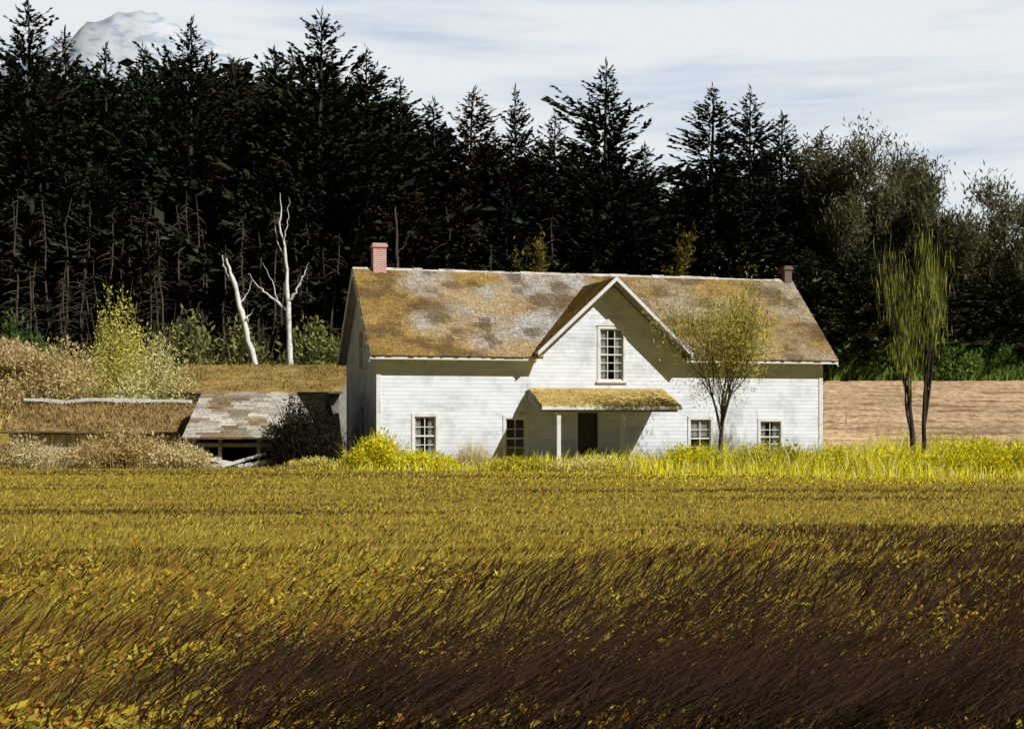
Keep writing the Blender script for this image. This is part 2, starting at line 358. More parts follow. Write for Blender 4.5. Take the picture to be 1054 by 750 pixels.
def window(op,cols,rows,mp,curtain=0,hood=False):
    a0,a1,b0,b1=op; s=MB(); ft=.045; c0,c1=.05,.09
    s.box(a0+.02,a0+.02+ft,b0+.02,b1-.02,c0,c1,mp).box(a1-.02-ft,a1-.02,b0+.02,b1-.02,c0,c1,mp)
    s.box(a0+.02+ft,a1-.02-ft,b0+.02,b0+.08,c0,c1,mp).box(a0+.02+ft,a1-.02-ft,b1-.075,b1-.02,c0,c1,mp)
    iw0,iw1,iz0,iz1=a0+.065,a1-.065,b0+.08,b1-.075
    mid=(iz0+iz1)/2; s.box(iw0,iw1,mid-.03,mid+.03,c0-.012,c1-.004,mp)
    for k in range(1,cols):
        u=iw0+(iw1-iw0)*k/cols; s.box(u-.016,u+.016,iz0,mid-.03,c0+.006,c1-.006,mp).box(u-.016,u+.016,mid+.03,iz1,c0+.006,c1-.006,mp)
    for k in range(1,rows):
        if k*2==rows: continue
        z=iz0+(iz1-iz0)*k/rows; s.box(iw0,iw1,z-.014,z+.014,c0+.010,c1-.010,mp)
    wo=s.build('window',M['trim'],house)
    f=MB(); f.box(a0-.09,a0+.02,b0,b1,-.03,.13,mp).box(a1-.02,a1+.09,b0,b1,-.03,.13,mp).box(a0-.09,a1+.09,b1-.02,b1+.11,-.033,.13,mp).box(a0+.02,a1-.02,b0-.0,b0+.02,-.01,.13,mp)
    if hood:
        m_=(a0+a1)/2; f.prism([mp(a0-.14,b1+.112,-.06),mp(a1+.14,b1+.112,-.06),mp(m_,b1+.46,-.06)],tuple(np.array(mp(0,0,.06))-np.array(mp(0,0,0))))
    f.build('frame',M['trim'],wo)
    MB().box(a0-.14,a1+.14,b0-.075,b0-.002,-.09,.1,mp).build('sill',M['trim'],wo)
    MB().poly([mp(iw0-.02,iz0-.02,.075),mp(iw1+.02,iz0-.02,.075),mp(iw1+.02,iz1+.02,.075),mp(iw0-.02,iz1+.02,.075)]).build('pane',M['glass'],wo)
    if curtain:
        n=9
        for (q0,q1) in ([(a0+.03,a0+.03+(a1-a0)*.3),(a1-.03-(a1-a0)*.3,a1-.03)] if curtain==1 else [(a0+.03,a1-.03)]):
            zb=b0+.1 if curtain==1 else b0+(b1-b0)*.55; cu=MB()
            for k in range(n):
                x0=q0+(q1-q0)*k/n; x1=q0+(q1-q0)*(k+1)/n; d0=.14+.02*math.sin(k*2.2); d1=.14+.02*math.sin((k+1)*2.2)
                cu.poly([mp(x0,zb,d0),mp(x1,zb,d1),mp(x1,b1,d1),mp(x0,b1,d0)])
            cu.build('curtain',M['cloth'],wo)
    return wo
window(w1,2,4,mF,1); window(w2,2,4,mF); window(w3,2,4,mF,2); window(w4,2,4,mF,1); window(wg,3,6,mF,1,True)
for o in side: window(o,2,4,mS)
d=MB(); a0,a1,b0,b1=dr
d.box(a0+.03,a1-.03,b0,b1-.03,.06,.1,mF)
for k in range(2):
    for r,(z0,z1) in enumerate(((.12,.45),(.52,.92))):
        x0=a0+.03+(a1-a0-.06)*(.12+.42*k); x1=x0+(a1-a0-.06)*.34; d.box(x0,x1,b0+(b1-b0)*z0,b0+(b1-b0)*z1,.045,.062,mF)
do=d.build('door',M['door'],house)
MB().box(a0-.1,a0+.02,b0,b1,-.03,.12,mF).box(a1-.02,a1+.1,b0,b1,-.03,.12,mF).box(a0-.1,a1+.1,b1-.02,b1+.11,-.033,.12,mF).build('frame',M['trim'],do)
MB().box(a1-.15,a1-.09,b0+.95,b0+1.01,.0,.047,mF).build('handle',M['dark'],do)
# roof
n2=Vector((0,-SL,1)).normalized(); TK=.12
def rp_(u,v): return (u,v,EZ+SL*min(v,D-v)+.03)
vr=(GP-EZ)/SL
rf=MB(); up=tuple(n2*TK)
u0,u1=-GOV,Lh+.46
for poly in ([(u0,-OV),(gc-hw,-OV),(gc-hw,D/2),(u0,D/2)],[(gc+hw,-OV),(u1,-OV),(u1,D/2),(gc+hw,D/2)],
             [(gc-hw,0),(gc,vr),(gc,D/2),(gc-hw,D/2)],[(gc,vr),(gc+hw,0),(gc+hw,D/2),(gc,D/2)]):
    rf.prism([rp_(*p) for p in poly],up)
bk=tuple(Vector((0,SL,1)).normalized()*TK)
rf.prism([rp_(u0,D/2),rp_(u1,D/2),rp_(u1,D+OV),rp_(u0,D+OV)],bk)
FO=-.84
def cz(u): return GP-gs*abs(u-gc)+.05
RO=.30
for sg in (-1,1):
    nn=Vector((sg*gs,0,1)).normalized(); ue=gc+sg*(hw+RO)
    vb=lambda u:max((cz(u)-EZ)/SL,-.3)
    rf.prism([(gc,FO,cz(gc)),(ue,FO,cz(ue)),(ue,-.3,cz(ue)),(gc+sg*hw,.05,cz(gc+sg*hw)),(gc,vb(gc)+.05,cz(gc))],tuple(nn*.11))
roof=rf.build('roof',M['soffit'],house)
def shingles(P,S,Nn,spans,slen,course,wd,colf,rng,th=.026,cv=(.82,1.16)):
    V=[];Q=[];Cc=[];k=0;s=0.
    P=np.array(P);S=np.array(S);Nn=np.array(Nn)
    while s<slen-.02:
        for A,B,dirv in spans(s):
            u=A-rng.uniform(0,.15)
            while u<B:
                ww=rng.uniform(.6,1.5)*wd; a=max(u,A); b2=min(u+ww-.008,B); u+=ww
                if b2-a<.03: continue
                j=rng.uniform(-.035,.03); lift=th*rng.uniform(.7,1.6); s1=min(s+course*1.35,slen)
                e0=np.array(dirv)*a; e1=np.array(dirv)*b2
                p=[P+e0+S*(s+j)+Nn*lift,P+e1+S*(s+j)+Nn*(lift+rng.uniform(-.006,.006)),P+e1+S*s1+Nn*.006,P+e0+S*s1+Nn*.006,P+e0+S*(s+j),P+e1+S*(s+j)]
                V+=p; Q+=[(k,k+1,k+2,k+3),(k+4,k+5,k+1,k)]; k+=6
                cc=np.array(colf((a+b2)/2,s))*rng.uniform(*cv); Cc+=[cc]*6
        s+=course
    return np.array(V),np.array(Q),np.array(Cc)
rng=np.random.default_rng(3)
GREY=np.array([.42,.40,.37]); MOSS=np.array([.29,.19,.06]); DKM=np.array([.12,.077,.034]); TAN=np.array([.35,.265,.155])
def roofcol(u,s):
    a=float(fbm(u*.45,s*.6,41)); b=float(fbm(u*1.1,s*1.3,44)); g2=float(fbm(u*.6+4,s*.7,47))
    if u<gc: m=np.clip(.10+1.2*math.exp(-((u-.2)/2.0)**2)+.8*math.exp(-s/.6)+.55*ss(3.8,5.2,s)+1.3*(a-.5)*2-.15,0,1)
    else: m=np.clip(.50+(a-.5)*2.6,0,1)
    base=GREY if u<gc else GREY*.55+TAN*.45
    c=base*(1-m)+MOSS*m
    gd=float(ss(.56,.68,g2)); c=c*(1-.6*gd)+np.array([.40,.26,.08])*.6*gd
    k=float(ss(.48,.70,b)); return c*(1-.75*k)+DKM*.75*k
Sv=Vector((0,1,SL)).normalized(); slen=math.hypot(D/2+OV,SL*(D/2+OV))
def spansF(s):
    v=-OV+s*Sv.y
    if v<vr:
        h=hw*(1-max(v,0)/vr)
        return [(u0,gc-h,(1,0,0)),(gc+h,u1,(1,0,0))]
    return [(u0,u1,(1,0,0))]
P0=np.array(rp_(0,-OV))+np.array(up)
parts=[shingles(P0,Sv,n2,spansF,slen,.145,.17,roofcol,rng)]
P1=np.array(rp_(0,D+OV)); P1[2]=EZ-SL*OV+.03; P1=P1+np.array(bk)
parts.append(shingles(P1,(0,-Sv.y,Sv.z),Vector((0,SL,1)).normalized(),lambda s:[(u0,u1,(1,0,0))],slen,.19,.5,roofcol,rng))
for sg in (-1,1):
    nn=Vector((sg*gs,0,1)).normalized(); ue=gc+sg*(hw+RO); S=Vector((-sg,0,gs)).normalized(); ln=math.hypot(hw+RO,gs*(hw+RO))
    def sp_(s,sg=sg,S=S,ue=ue):
        u=ue+S.x*s; return [(FO,max((cz(u)-EZ)/SL+.12,-.28),(0,1,0))]
    gold=np.array([.78,.55,.20]) if sg<0 else MOSS*1.1  # left slope brightened to look sunlit, the sunshine is in its colour
    parts.append(shingles(np.array((ue,0,cz(ue)))+np.array(nn*.11),S,nn,sp_,ln,.145,.17,lambda a,s:gold*(.9+.8*(float(fbm(a,s,50))-.5)) if float(fbm(a*2,s*2,52))<.62 else gold*.65,rng))
V,Q,c=join(parts); qmesh('shingles',V,Q,M['shingle'],roof,c)
mb=MB(); rzt=RZ+.03+TK*n2.z
r0=u0
while r0<u1-.01:
    r1=min(r0+rng.uniform(.3,.9),u1); h=rng.uniform(-.01,.06)
    mb.prism([(r0,D/2-.13,rzt-.09+h),(r1-.01,D/2-.13,rzt-.09+h),(r1-.01,D/2,rzt+.035+h),(r0,D/2,rzt+.035+h)],(0,0,.03))
    mb.prism([(r0,D/2+.13,rzt-.09+h),(r1-.01,D/2+.13,rzt-.09+h),(r1-.01,D/2+.002,rzt+.035+h),(r0,D/2+.002,rzt+.035+h)],(0,0,.03)); r0=r1
mb.build('ridge_cap',noisemat('ridge_wood',[(.2,.15,.1),(.55,.5,.45),(.7,.68,.64)],(2,2,2)),roof)
def chimney(u,w_,dp,z0,z1,mat):
    c=MB(); c.box(u-w_/2,u+w_/2,D/2-dp/2,D/2+dp/2,z0,z1)
    c.box(u-w_/2-.05,u+w_/2+.05,D/2-dp/2-.05,D/2+dp/2+.05,z1,z1+.1)
    c.box(u-w_/2-.02,u+w_/2+.02,D/2-dp/2-.02,D/2+dp/2+.02,z1+.1,z1+.17)
    return c.build('chimney',mat,roof)
chimney(.72,.54,.56,RZ-.7,RZ+1.02,M['brickA'])['label']='pink brick chimney on the left end of the ridge'
chimney(Lh+.20,.34,.44,RZ-.7,RZ+.62,M['brickB'])['label']='dark brick chimney on the right end of the ridge'
for uu in (u0-.03,u1):
    for v0,v1 in ((-OV,D/2-.002),(D/2+.002,D+OV)):
        MB().prism([(uu,v0,EZ+SL*min(v0,D-v0)-.12),(uu,v1,EZ+SL*min(v1,D-v1)-.12),(uu,v1,EZ+SL*min(v1,D-v1)+.14),(uu,v0,EZ+SL*min(v0,D-v0)+.14)],(.03,0,0)).build('rake_board',M['trim'],house)
for sg in (-1,1):
    ue=gc+sg*(hw+RO); mb=MB()
    mb.prism([(gc+sg*.002,FO-.03,cz(gc)-.05),(ue,FO-.03,cz(ue)-.05),(ue,FO-.03,cz(ue)+.13),(gc+sg*.002,FO-.03,cz(gc)+.13)],(0,.029,0))
    mb.build('rake_board',M['trim'],house)
ez=EZ-SL*OV+.03
for a,b in ((u0,gc-hw-.02),(gc+hw+.02,u1)):
    MB().box(a,b,-OV-.03,-OV-.001,ez-.05,ez+.10).build('fascia',M['trim'],house)
    MB().box(max(a,.1),min(b,Lh-.1),-.028,-.002,EZ-.28,EZ-.04).build('frieze_board',M['trim'],house)
for u,v in ((0,0),(Lh,0),(0,D),(Lh,D)):
    MB().box(u-.03 if u==0 else u-.14,u+.14 if u==0 else u+.03,v-.03 if v==0 else v-.14,v+.14 if v==0 else v+.03,.3,EZ-.3).build('corner_board',M['trim'],house)
# porch
PV=-1.9
pl,pr=hu(557,PV),hu(700,PV); pf=hz(420,pl+2,PV); pb=hz(403,hu(600),0)
S=Vector((0,-PV,pb-pf)).normalized(); nn=Vector((0,-(pb-pf),-PV)).normalized()
mb=MB(); mb.prism([(pl,PV-.15,pf),(pr,PV-.15,pf),(pr,-.01,pb),(pl,-.01,pb)],tuple(nn*.08))
po=mb.build('porch_roof',M['soffit'],house)
lnp=math.hypot(-PV+.13,pb-pf)
V,Q,c=shingles(np.array((0,PV-.15,pf))+np.array(nn*.08),S,nn,lambda s:[(pl,pr,(1,0,0))],lnp,.145,.18,lambda a,s:np.array([.46,.34,.11])*(.6+.8*float(fbm(a,s*2,61))),rng)
qmesh('shingles',V,Q,M['shingle'],po,c)
MB().box(pl-.02,pr+.02,PV-.19,PV-.155,pf-.06,pf+.08).build('porch_fascia',M['trim'],house)
MB().box(pl+.1,pr-.1,PV+.0,PV+.12,pf-.14,pf+.03).build('porch_beam',M['soffit'],house)
MB().prism([(pl,PV,pf-.02),(pl,0,pb-.02),(pl,0,pb-.35),(pl,PV,pf-.14)],(.03,0,0)).build('porch_side_board',M['soffit'],house)
for px in (575,641):
    th_=.075
    u=hu(px,PV+.06); m=MB().box(u-th_,u+th_,PV+.0,PV+.14,.25,pf-.14).box(u-th_-.03,u+th_+.03,PV-.03,PV+.17,.25,.42).box(u-th_-.02,u+th_+.02,PV-.02,PV+.16,pf-.24,pf-.142)
    m.build('porch_post',M['trim'],house)
mb=MB(); q=pl+.05
while q<pr-.1:
    mb.box(q,q+.135,PV,-.03,.19,.25+rng.uniform(-.006,.006)); q+=.15
mb.build('porch_floor',M['porchwood'],house)
MB().box(pl+.05,pr-.05,PV+.02,PV+.06,-.1,.185).build('porch_skirt',M['trim'],house)
u=hu(607,PV-.3); MB().box(u-.7,u+.7,PV-.35,PV-.01,-.05,.12).build('porch_step',M['porchwood'],house)

# ---------------------------------------------------------------- outbuildings
def shed(name,label,x0,x1,yf,yr,yb,ze,zr,wallm,roofcolf,rot=0,open_front=False,cat='shed',planks=False):
    xm=(x0+x1)/2; t_=thing(name,label,cat,(xm,yf,0),rot); a,b=x0-xm,x1-xm; dr_=yr-yf; db=yb-yf
    zbk=ze+.3
    wl=MB()
    if not open_front:
        q=a
        while q<b-.02:
            ww=min(rng.uniform(.14,.24),b-q); wl.box(q,q+ww-.015,0,.04,-.2,ze-.02-rng.uniform(0,.05)); q+=ww
    for xx in (a,b):
        wl.prism([(xx-.04,.05,-.3),(xx-.04,db,-.3),(xx-.04,db,zbk),(xx-.04,dr_,zr-.1),(xx-.04,.05,ze-.02)],(.08,0,0))
    wl.box(a+.05,b-.05,db-.08,db,-.3,zbk)
    wl.build('wall',wallm,t_)
    S=Vector((0,dr_+.35,zr-ze)).normalized(); nn=Vector((0,-(zr-ze),dr_+.35)).normalized()
    rf=MB(); rf.prism([(a-.25,-.35,ze),(b+.25,-.35,ze),(b+.25,dr_,zr),(a-.25,dr_,zr)],tuple(nn*.07))
    n3=Vector((0,(zr-zbk),db-dr_+.3)).normalized()
    rf.prism([(a-.25,dr_+.002,zr),(b+.25,dr_+.002,zr),(b+.25,db+.3,zbk),(a-.25,db+.3,zbk)],tuple(n3*.07))
    ro=rf.build('roof',M['soffit'],t_)
    ln=math.hypot(dr_+.35,zr-ze)
    V,Q,c=shingles(np.array((0,-.35,ze))+np.array(nn*.07),S,nn,lambda s:[(a-.25,b+.25,(1,0,0))],ln,.2,.24 if not planks else .6,roofcolf,rng,.045)
    qmesh('shingles',V,Q,M['shingle'],ro,c)
    return t_,a,b,dr_,db,ro,S,nn,ln,ze
def roofmoss(ro,a,b,S,nn,ln,ze,n,cols,seed,hgt=.12):
    r2=np.random.default_rng(seed); uu=r2.uniform(a-.25,b+.25,n); s_=r2.uniform(0,ln,n)
    k=fbm(uu*.7,s_*1.1,seed)>.42; uu=uu[k]; s_=s_[k]; n=len(uu)
    p=np.array((0,-.35,ze))+np.array(nn)*.08+np.array(S)*s_[:,None]; p[:,0]=uu
    h=hgt*r2.uniform(.4,1.6,n); tip=np.stack([h*r2.normal(0,.5,n),h*r2.normal(-.2,.5,n),h],1); pal=np.array(cols)
    V,Q=blades(p,tip,np.full(n,.05),r2); c=pal[r2.integers(0,len(pal),n)]*r2.uniform(.6,1.2,(n,1)); qmesh('roof_growth',V,Q,M['grass'],ro,np.repeat(c,6,0))
x0,x1=PX(182,65),PX(352,65)
r_=shed('barn','long low barn with golden brown mossy roof behind the grey shed',x0,x1,63.5,67.5,70.5,PZ(405,63.2),PZ(377,67.5),M['plank'],
     lambda a,s:np.array([.30,.205,.07])*(.5+1.0*float(fbm(a*.8,s*1.5,71))),0,cat='barn')
roofmoss(r_[5],r_[1],r_[2],r_[6],r_[7],r_[8],r_[9],2200,[(.42,.31,.09),(.28,.19,.06),(.34,.30,.08)],401)
x0,x1=PX(200,55),PX(322,55)
r_=shed('shed','low open fronted shed with grey weathered plank roof left of the farmhouse',x0,x1,54.4,57.6,60,PZ(452,54.1),PZ(405,57.6),M['plank'],
     lambda a,s:(np.array([.44,.415,.36])*(1-ss(.50,.66,fbm(a*1.3,s*1.6,75)))+np.array([.24,.18,.11])*ss(.50,.66,fbm(a*1.3,s*1.6,75)))*(.6+.85*float(fbm(a*1.4,s*4,73))),0,True,planks=True)
tB,a,b,drr,dbb=r_[:5]
for q in (a+.12,a+1.1,a+2.6,b-.15):
    MB().box(q-.07,q+.07,.1,.22,-.1,PZ(452,54.1)+.05).build('post',M['paleplank'],tB)
MB().box(a+.15,b-.2,.0,.08,.80,.95).build('lintel',M['plank'],tB)
MB().bar((a+.25,.02,.42),(a+1.9,.02,.10),.05,.14).build('loose_board',M['trim'],tB)
MB().bar((a+1.2,-.1,.05),(a+2.9,.05,.55),.05,.12).build('loose_board',M['trim'],tB)
MB().bar((a+.2,-.05,.08),(a+1.3,-.05,.08),.05,.14).build('loose_board',M['paleplank'],tB)
MB().bar((a+1.9,-.3,.06),(a+3.4,-.2,.32),.05,.15).build('loose_board',M['trim'],tB)
MB().box(a+.1,b-.1,dbb-.5,dbb-.3,0,1.2).build('shade_backing',M['dark'],tB)  # dark sheet standing in for the shade inside the shed
x0,x1=PX(12,58),PX(198,58)
r_=shed('shed','long low shed with russet roof, pale ridge board and whitish plank front at far left',x0,x1,57.6,60,62,PZ(446,57.3),PZ(418,60),M['paleplank'],
     lambda a,s:np.array([.32,.215,.09])*(.5+1.0*float(fbm(a*.8,s*1.5,77))),math.radians(-2))
tC,a,b,drr,dbb=r_[:5]
roofmoss(r_[5],a,b,r_[6],r_[7],r_[8],r_[9],3200,[(.48,.33,.11),(.32,.20,.07),(.60,.48,.23)],402,.18)
zr=PZ(418,60)
q=a-.25
P_=[]
while q<b+.2:
    P_.append((q,drr-.15,zr+.22+rng.uniform(-.07,.07))); q+=.9
for i_,(p,q) in enumerate(zip(P_[:-1],P_[1:])):
    MB().bar(p,q,.14,rng.uniform(.10,.18)).build('ridge_board',M['trim'],tC)

# ---------------------------------------------------------------- conifers
def conifer_mesh(seed,H,R,cb,dens,tint):
    rng=np.random.default_rng(seed)
    Bz=[];Bl=[];Ba=[];Be=[]
    z=cb*H; ph=rng.uniform(0,6,3); az0=rng.uniform(0,6.28)
    while z<H-.15:
        f=(z-cb*H)/(H-cb*H)
        env=R*(min(1,(1-f)*1.2)**.80)*(.80+.13*math.sin(z*1.1+ph[0])+.14*math.sin(z*2.7+ph[1]))+.08
        if f<.12: env*=.6+.4*f/.12
        nb=int(rng.integers(6,9)) if f<.9 else 4
        az=rng.uniform(0,6.28)+np.arange(nb)*6.283/nb+rng.normal(0,.3,nb)
        ln=env*np.where(rng.random(nb)<.22,rng.uniform(1.1,1.5,nb),rng.uniform(.45,1.05,nb))*(1+.18*np.cos(az-az0))
        Bz+=list(z+rng.uniform(-.12,.12,nb)); Bl+=list(ln); Ba+=list(az); Be+=list(-.15+.72*f**1.1+rng.normal(0,.15,nb))
        z+=rng.uniform(.28,.46)*(1-.45*f)
    Bz,Bl,Ba,Be=map(np.array,(Bz,Bl,Ba,Be))
    m=(Bl*dens).astype(int)+3
    idx=np.repeat(np.arange(len(Bl)),m); n=len(idx)
    s=rng.uniform(.10,1.,n)**.75; s[np.cumsum(m)-1]=.96
    l=Bl[idx];a=Ba[idx];e=Be[idx]
    d=np.stack([np.cos(a)*np.cos(e),np.sin(a)*np.cos(e),np.sin(e)],1)
    p=d*(l*s)[:,None]; p[:,2]+=Bz[idx]-.18*l*s+.26*l*s*s
    off=rng.choice([-1,1],n)*rng.uniform(.1,1.0,n)*(1.05-.6*s); a2=a+off; e2=e*.6+.08+rng.normal(0,.3,n)
    d2=np.stack([np.cos(a2)*np.cos(e2),np.sin(a2)*np.cos(e2),np.sin(e2)],1)
    f=(Bz[idx]-cb*H)/(H-cb*H)
    Ls=(.42+.09*l)*rng.uniform(.6,1.25,n)*(1.15-.5*s)*(1-.36*f); ws=Ls*rng.uniform(.28,.52,n)
    V,Q=diamonds(p,d2,Ls,ws,rng)
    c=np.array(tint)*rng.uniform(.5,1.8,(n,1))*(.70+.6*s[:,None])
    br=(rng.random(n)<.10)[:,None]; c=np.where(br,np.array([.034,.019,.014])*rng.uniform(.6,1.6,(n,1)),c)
    k=12; zp=np.linspace(H-1.2,H+.1,k); pl_=np.stack([np.zeros(k),np.zeros(k),zp],1); dl=unit(np.stack([rng.normal(0,.3,k),rng.normal(0,.3,k),np.ones(k)],1))
    V2,Q2=diamonds(pl_,dl,np.full(k,.6),np.full(k,.09),rng)
    return join([(V,Q,np.repeat(c,4,0)),(V2,Q2,np.repeat(np.tile(np.array(tint),(k,1)),4,0))])
PROTO=[]
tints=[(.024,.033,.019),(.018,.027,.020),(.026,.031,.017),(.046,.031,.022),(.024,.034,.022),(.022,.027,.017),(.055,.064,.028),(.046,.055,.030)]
HH=24.
for k in range(8):
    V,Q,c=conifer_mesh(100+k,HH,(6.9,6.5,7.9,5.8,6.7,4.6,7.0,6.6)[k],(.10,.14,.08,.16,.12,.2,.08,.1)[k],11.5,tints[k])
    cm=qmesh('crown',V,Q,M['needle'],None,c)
    zz=np.linspace(-.5,HH-.3,9); pts=np.stack([.08*np.sin(zz*.4+k),.08*np.cos(zz*.3),zz],1)
    V,Q=tubes([(pts,np.linspace(.34,.025,9))],7)
    tm=qmesh('trunk',V,Q,M['bark'],None,None,True)
    PROTO.append((cm.data,tm.data)); bpy.data.objects.remove(cm); bpy.data.objects.remove(tm)
def conifer(px,py,Yd,k,label,sxy=1.,group=None):
    x=PX(px,Yd); zb=tz(x,Yd); h=PZ(py,Yd)-zb; r=thing('conifer_tree',label,'tree',(x,Yd,zb),random.uniform(0,6.28),group)
    r.scale=(sxy*(.5+.5*h/HH),sxy*(.5+.5*h/HH),h/HH)
    for nm,me in zip(('crown','trunk'),PROTO[k]):
        o=bpy.data.objects.new(nm,me); COL.objects.link(o); o.parent=r
random.seed(5)
SKY=[(28,4,88,2,1.15,'tallest dark conifer at the far left end of the skyline'),
(66,34,92,1,1.15,'dark conifer second from the left on the skyline, left of the snowy mountain'),
(108,50,90,0,1.1,'dark conifer third from the left on the skyline, below the snowy mountain'),
(150,54,94,4,1.15,'dark conifer fourth from the left on the skyline, under the mountain peak'),
(196,25,89,0,1.2,'tall sharp spired dark conifer in front of the mountain\'s right flank'),
(240,66,93,3,1.25,'lower dark conifer just right of the sharp spire by the mountain'),
(284,70,90,1,1.2,'dark conifer behind the upright bare white birch'),
(330,17,88,2,1.25,'very tall broad conifer left of the pink chimney, jagged on its right side'),
(376,52,91,4,1.25,'dark conifer directly above the pink brick chimney'),
(412,86,90,5,1.4,'narrow dark conifer right of the pink chimney'),
(446,106,93,1,1.25,'low dark conifer between the chimney and the front gable on the skyline'),
(487,95,90,3,1.35,'brownish conifer left of the thin pointed conifer above the roof'),
(531,93,89,5,.9,'thin pointed conifer standing clear above the middle of the roof'),
(572,118,94,4,1.,'lower conifer tucked between the thin pointed one and the tall spire above the gable'),
(624,68,87,0,1.3,'tall conical conifer with ragged spire above the front gable peak'),
(664,150,93,1,.8,'low conifer at the right foot of the tall spire above the gable'),
(733,92,88,5,1.5,'slim conifer with sharp tip above the right half of the roof'),
(773,94,90,4,1.05,'pointed conifer just left of the dark brick chimney'),
(806,118,91,0,1.1,'rounded dark conifer above the dark brick chimney'),
(846,138,92,7,1.2,'dark conifer right of the dark brick chimney, before the grey olive bushy trees')]
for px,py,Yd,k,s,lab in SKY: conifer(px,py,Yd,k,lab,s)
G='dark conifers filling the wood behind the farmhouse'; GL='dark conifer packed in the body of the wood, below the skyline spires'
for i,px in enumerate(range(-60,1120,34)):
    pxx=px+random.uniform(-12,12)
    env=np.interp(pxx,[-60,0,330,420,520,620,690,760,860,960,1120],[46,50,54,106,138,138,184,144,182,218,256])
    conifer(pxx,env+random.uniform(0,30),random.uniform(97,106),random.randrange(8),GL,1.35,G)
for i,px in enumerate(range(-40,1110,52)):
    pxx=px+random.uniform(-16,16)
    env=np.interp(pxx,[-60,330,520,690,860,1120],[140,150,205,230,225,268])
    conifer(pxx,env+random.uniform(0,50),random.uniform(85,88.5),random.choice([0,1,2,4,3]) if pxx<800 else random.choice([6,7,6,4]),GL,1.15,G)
r2=np.random.default_rng(55); n=42000
Yw=r2.uniform(108,118,n); pxw=r2.uniform(-110,1170,n); Xw=PX(pxw,Yw)
tp=np.interp(pxw,[-60,0,330,420,520,620,690,760,860,960,1120],[50,52,56,106,138,140,182,146,180,210,240])
spk=np.abs(((Xw+1.3*vn(Xw*.2,Yw*0,5))/3.1)%1-.5)*2
zt=PZ(tp,112)-spk*4.5-2.2*vn(Xw*.35,Yw*.2,8); zb_=terr(Xw,Yw)
p=np.stack([Xw,Yw,zb_+(zt-zb_)*r2.random(n)**.8],1)
d=unit(np.stack([r2.normal(0,1,n),r2.normal(0,1,n),r2.normal(0,.5,n)],1))
V,Q=diamonds(p,d,r2.uniform(.8,1.6,n),r2.uniform(.5,1.0,n),r2)
c=np.array([.016,.021,.015])*r2.uniform(.5,1.6,(n,1))
o=qmesh('distant_wood',V,Q,M['needle'],None,np.repeat(c,4,0)); setp(o,'deep dark mass of the wood far behind the nearer conifers','wood',kind='stuff')

# ---------------------------------------------------------------- branching trees
def grow(rng,p,d,Ln,r,depth,outp,tips,spread,upb,nch,shr=.62):
    n=5; pts=[p]; dd=d.copy()
    for i in range(n):
        dd=unit(dd+rng.normal(0,.10,3)+np.array([0,0,upb])); pts.append(pts[-1]+dd*Ln/n)
    pts=np.array(pts); outp.append((pts,np.linspace(r,r*.5 if depth else r*.25,n+1)))
    if depth==0: tips.append(pts); return
    if depth==1: tips.append(pts[2:])
    for k in range(nch):
        q=rng.uniform(.3,1.) if k else 1.
        i=min(int(q*n),n-1); bp=pts[i]+(pts[i+1]-pts[i])*(q*n-i)
        a=rng.normal(size=3); a=unit(a-dd*np.dot(a,dd)); nd=unit(dd+a*spread*rng.uniform(.6,1.4))
        grow(rng,bp,nd,Ln*shr*rng.uniform(.75,1.2),max(r*.5*(1.1-.3*q),.006),depth-1,outp,tips,spread,upb,nch,shr)
def leafset(rng,tips,per,spreadr,Ll,Lw,cA,cB,upward=0.):
    P=np.concatenate(tips); idx=rng.integers(0,len(P),per); p=P[idx]+rng.normal(0,spreadr,(per,3))
    d=unit(rng.normal(size=(per,3))*(1-upward)+np.array([0,0,1.])*upward*1.4)
    L_=Ll*rng.uniform(.6,1.4,per); V,Q=diamonds(p,d,L_,Lw*rng.uniform(.6,1.4,per),rng)
    t_=rng.random((per,1)); c=(np.array(cA)*(1-t_)+np.array(cB)*t_)*rng.uniform(.6,1.3,(per,1))
    return V,Q,np.repeat(c,4,0)
def leafy(name,label,cat,x,y,trunks,seed,nl,spr,Ll,Lw,cA,cB,bark,depth=4,spread=.6,upb=.06,nch=4,shr=.62,upward=0.,group=None,sides=5,fit=None):
    rng=np.random.default_rng(seed); zb=tz(x,y); r=thing(name,label,cat,(x,y,zb),0,group)
    tips=[];outs=[]
    for k,(dx,d,Ln,rad) in enumerate(trunks):
        outp=[]; grow(rng,np.array([dx,0.,-.15]),unit(np.array(d,float)),Ln,rad,depth,outp,tips,spread,upb,nch,shr); outs.append(outp)
    if fit:
        P=np.concatenate(tips); sz=fit[0]/np.percentile(P[:,2],99.3); sxy=fit[1]/np.percentile(np.abs(P[:,0]-np.median(P[:,0])),97); k3=np.array([sxy,sxy,sz])
        tips=[q*k3 for q in tips]; outs=[[(q*k3,rr) for q,rr in o] for o in outs]
    for outp in outs:
        V,Q=tubes(outp,sides); qmesh('trunk',V,Q,bark,r,None,True)
    V,Q,c=leafset(rng,tips,nl,spr,Ll,Lw,cA,cB,upward); qmesh('crown',V,Q,M['leaf'],r,c)
    return r
leafy('young_tree','airy olive yellow young tree in front of the right half of the farmhouse','tree',PX(741,52.2),52.2,
      [(0,(-.05,0,1),1.55,.12)],21,12500,.36,.15,.032,(.66,.58,.14),(.46,.44,.10),M['twig'],4,.62,.08,5,.76,.45,fit=(PZ(300,52.2),1.9))
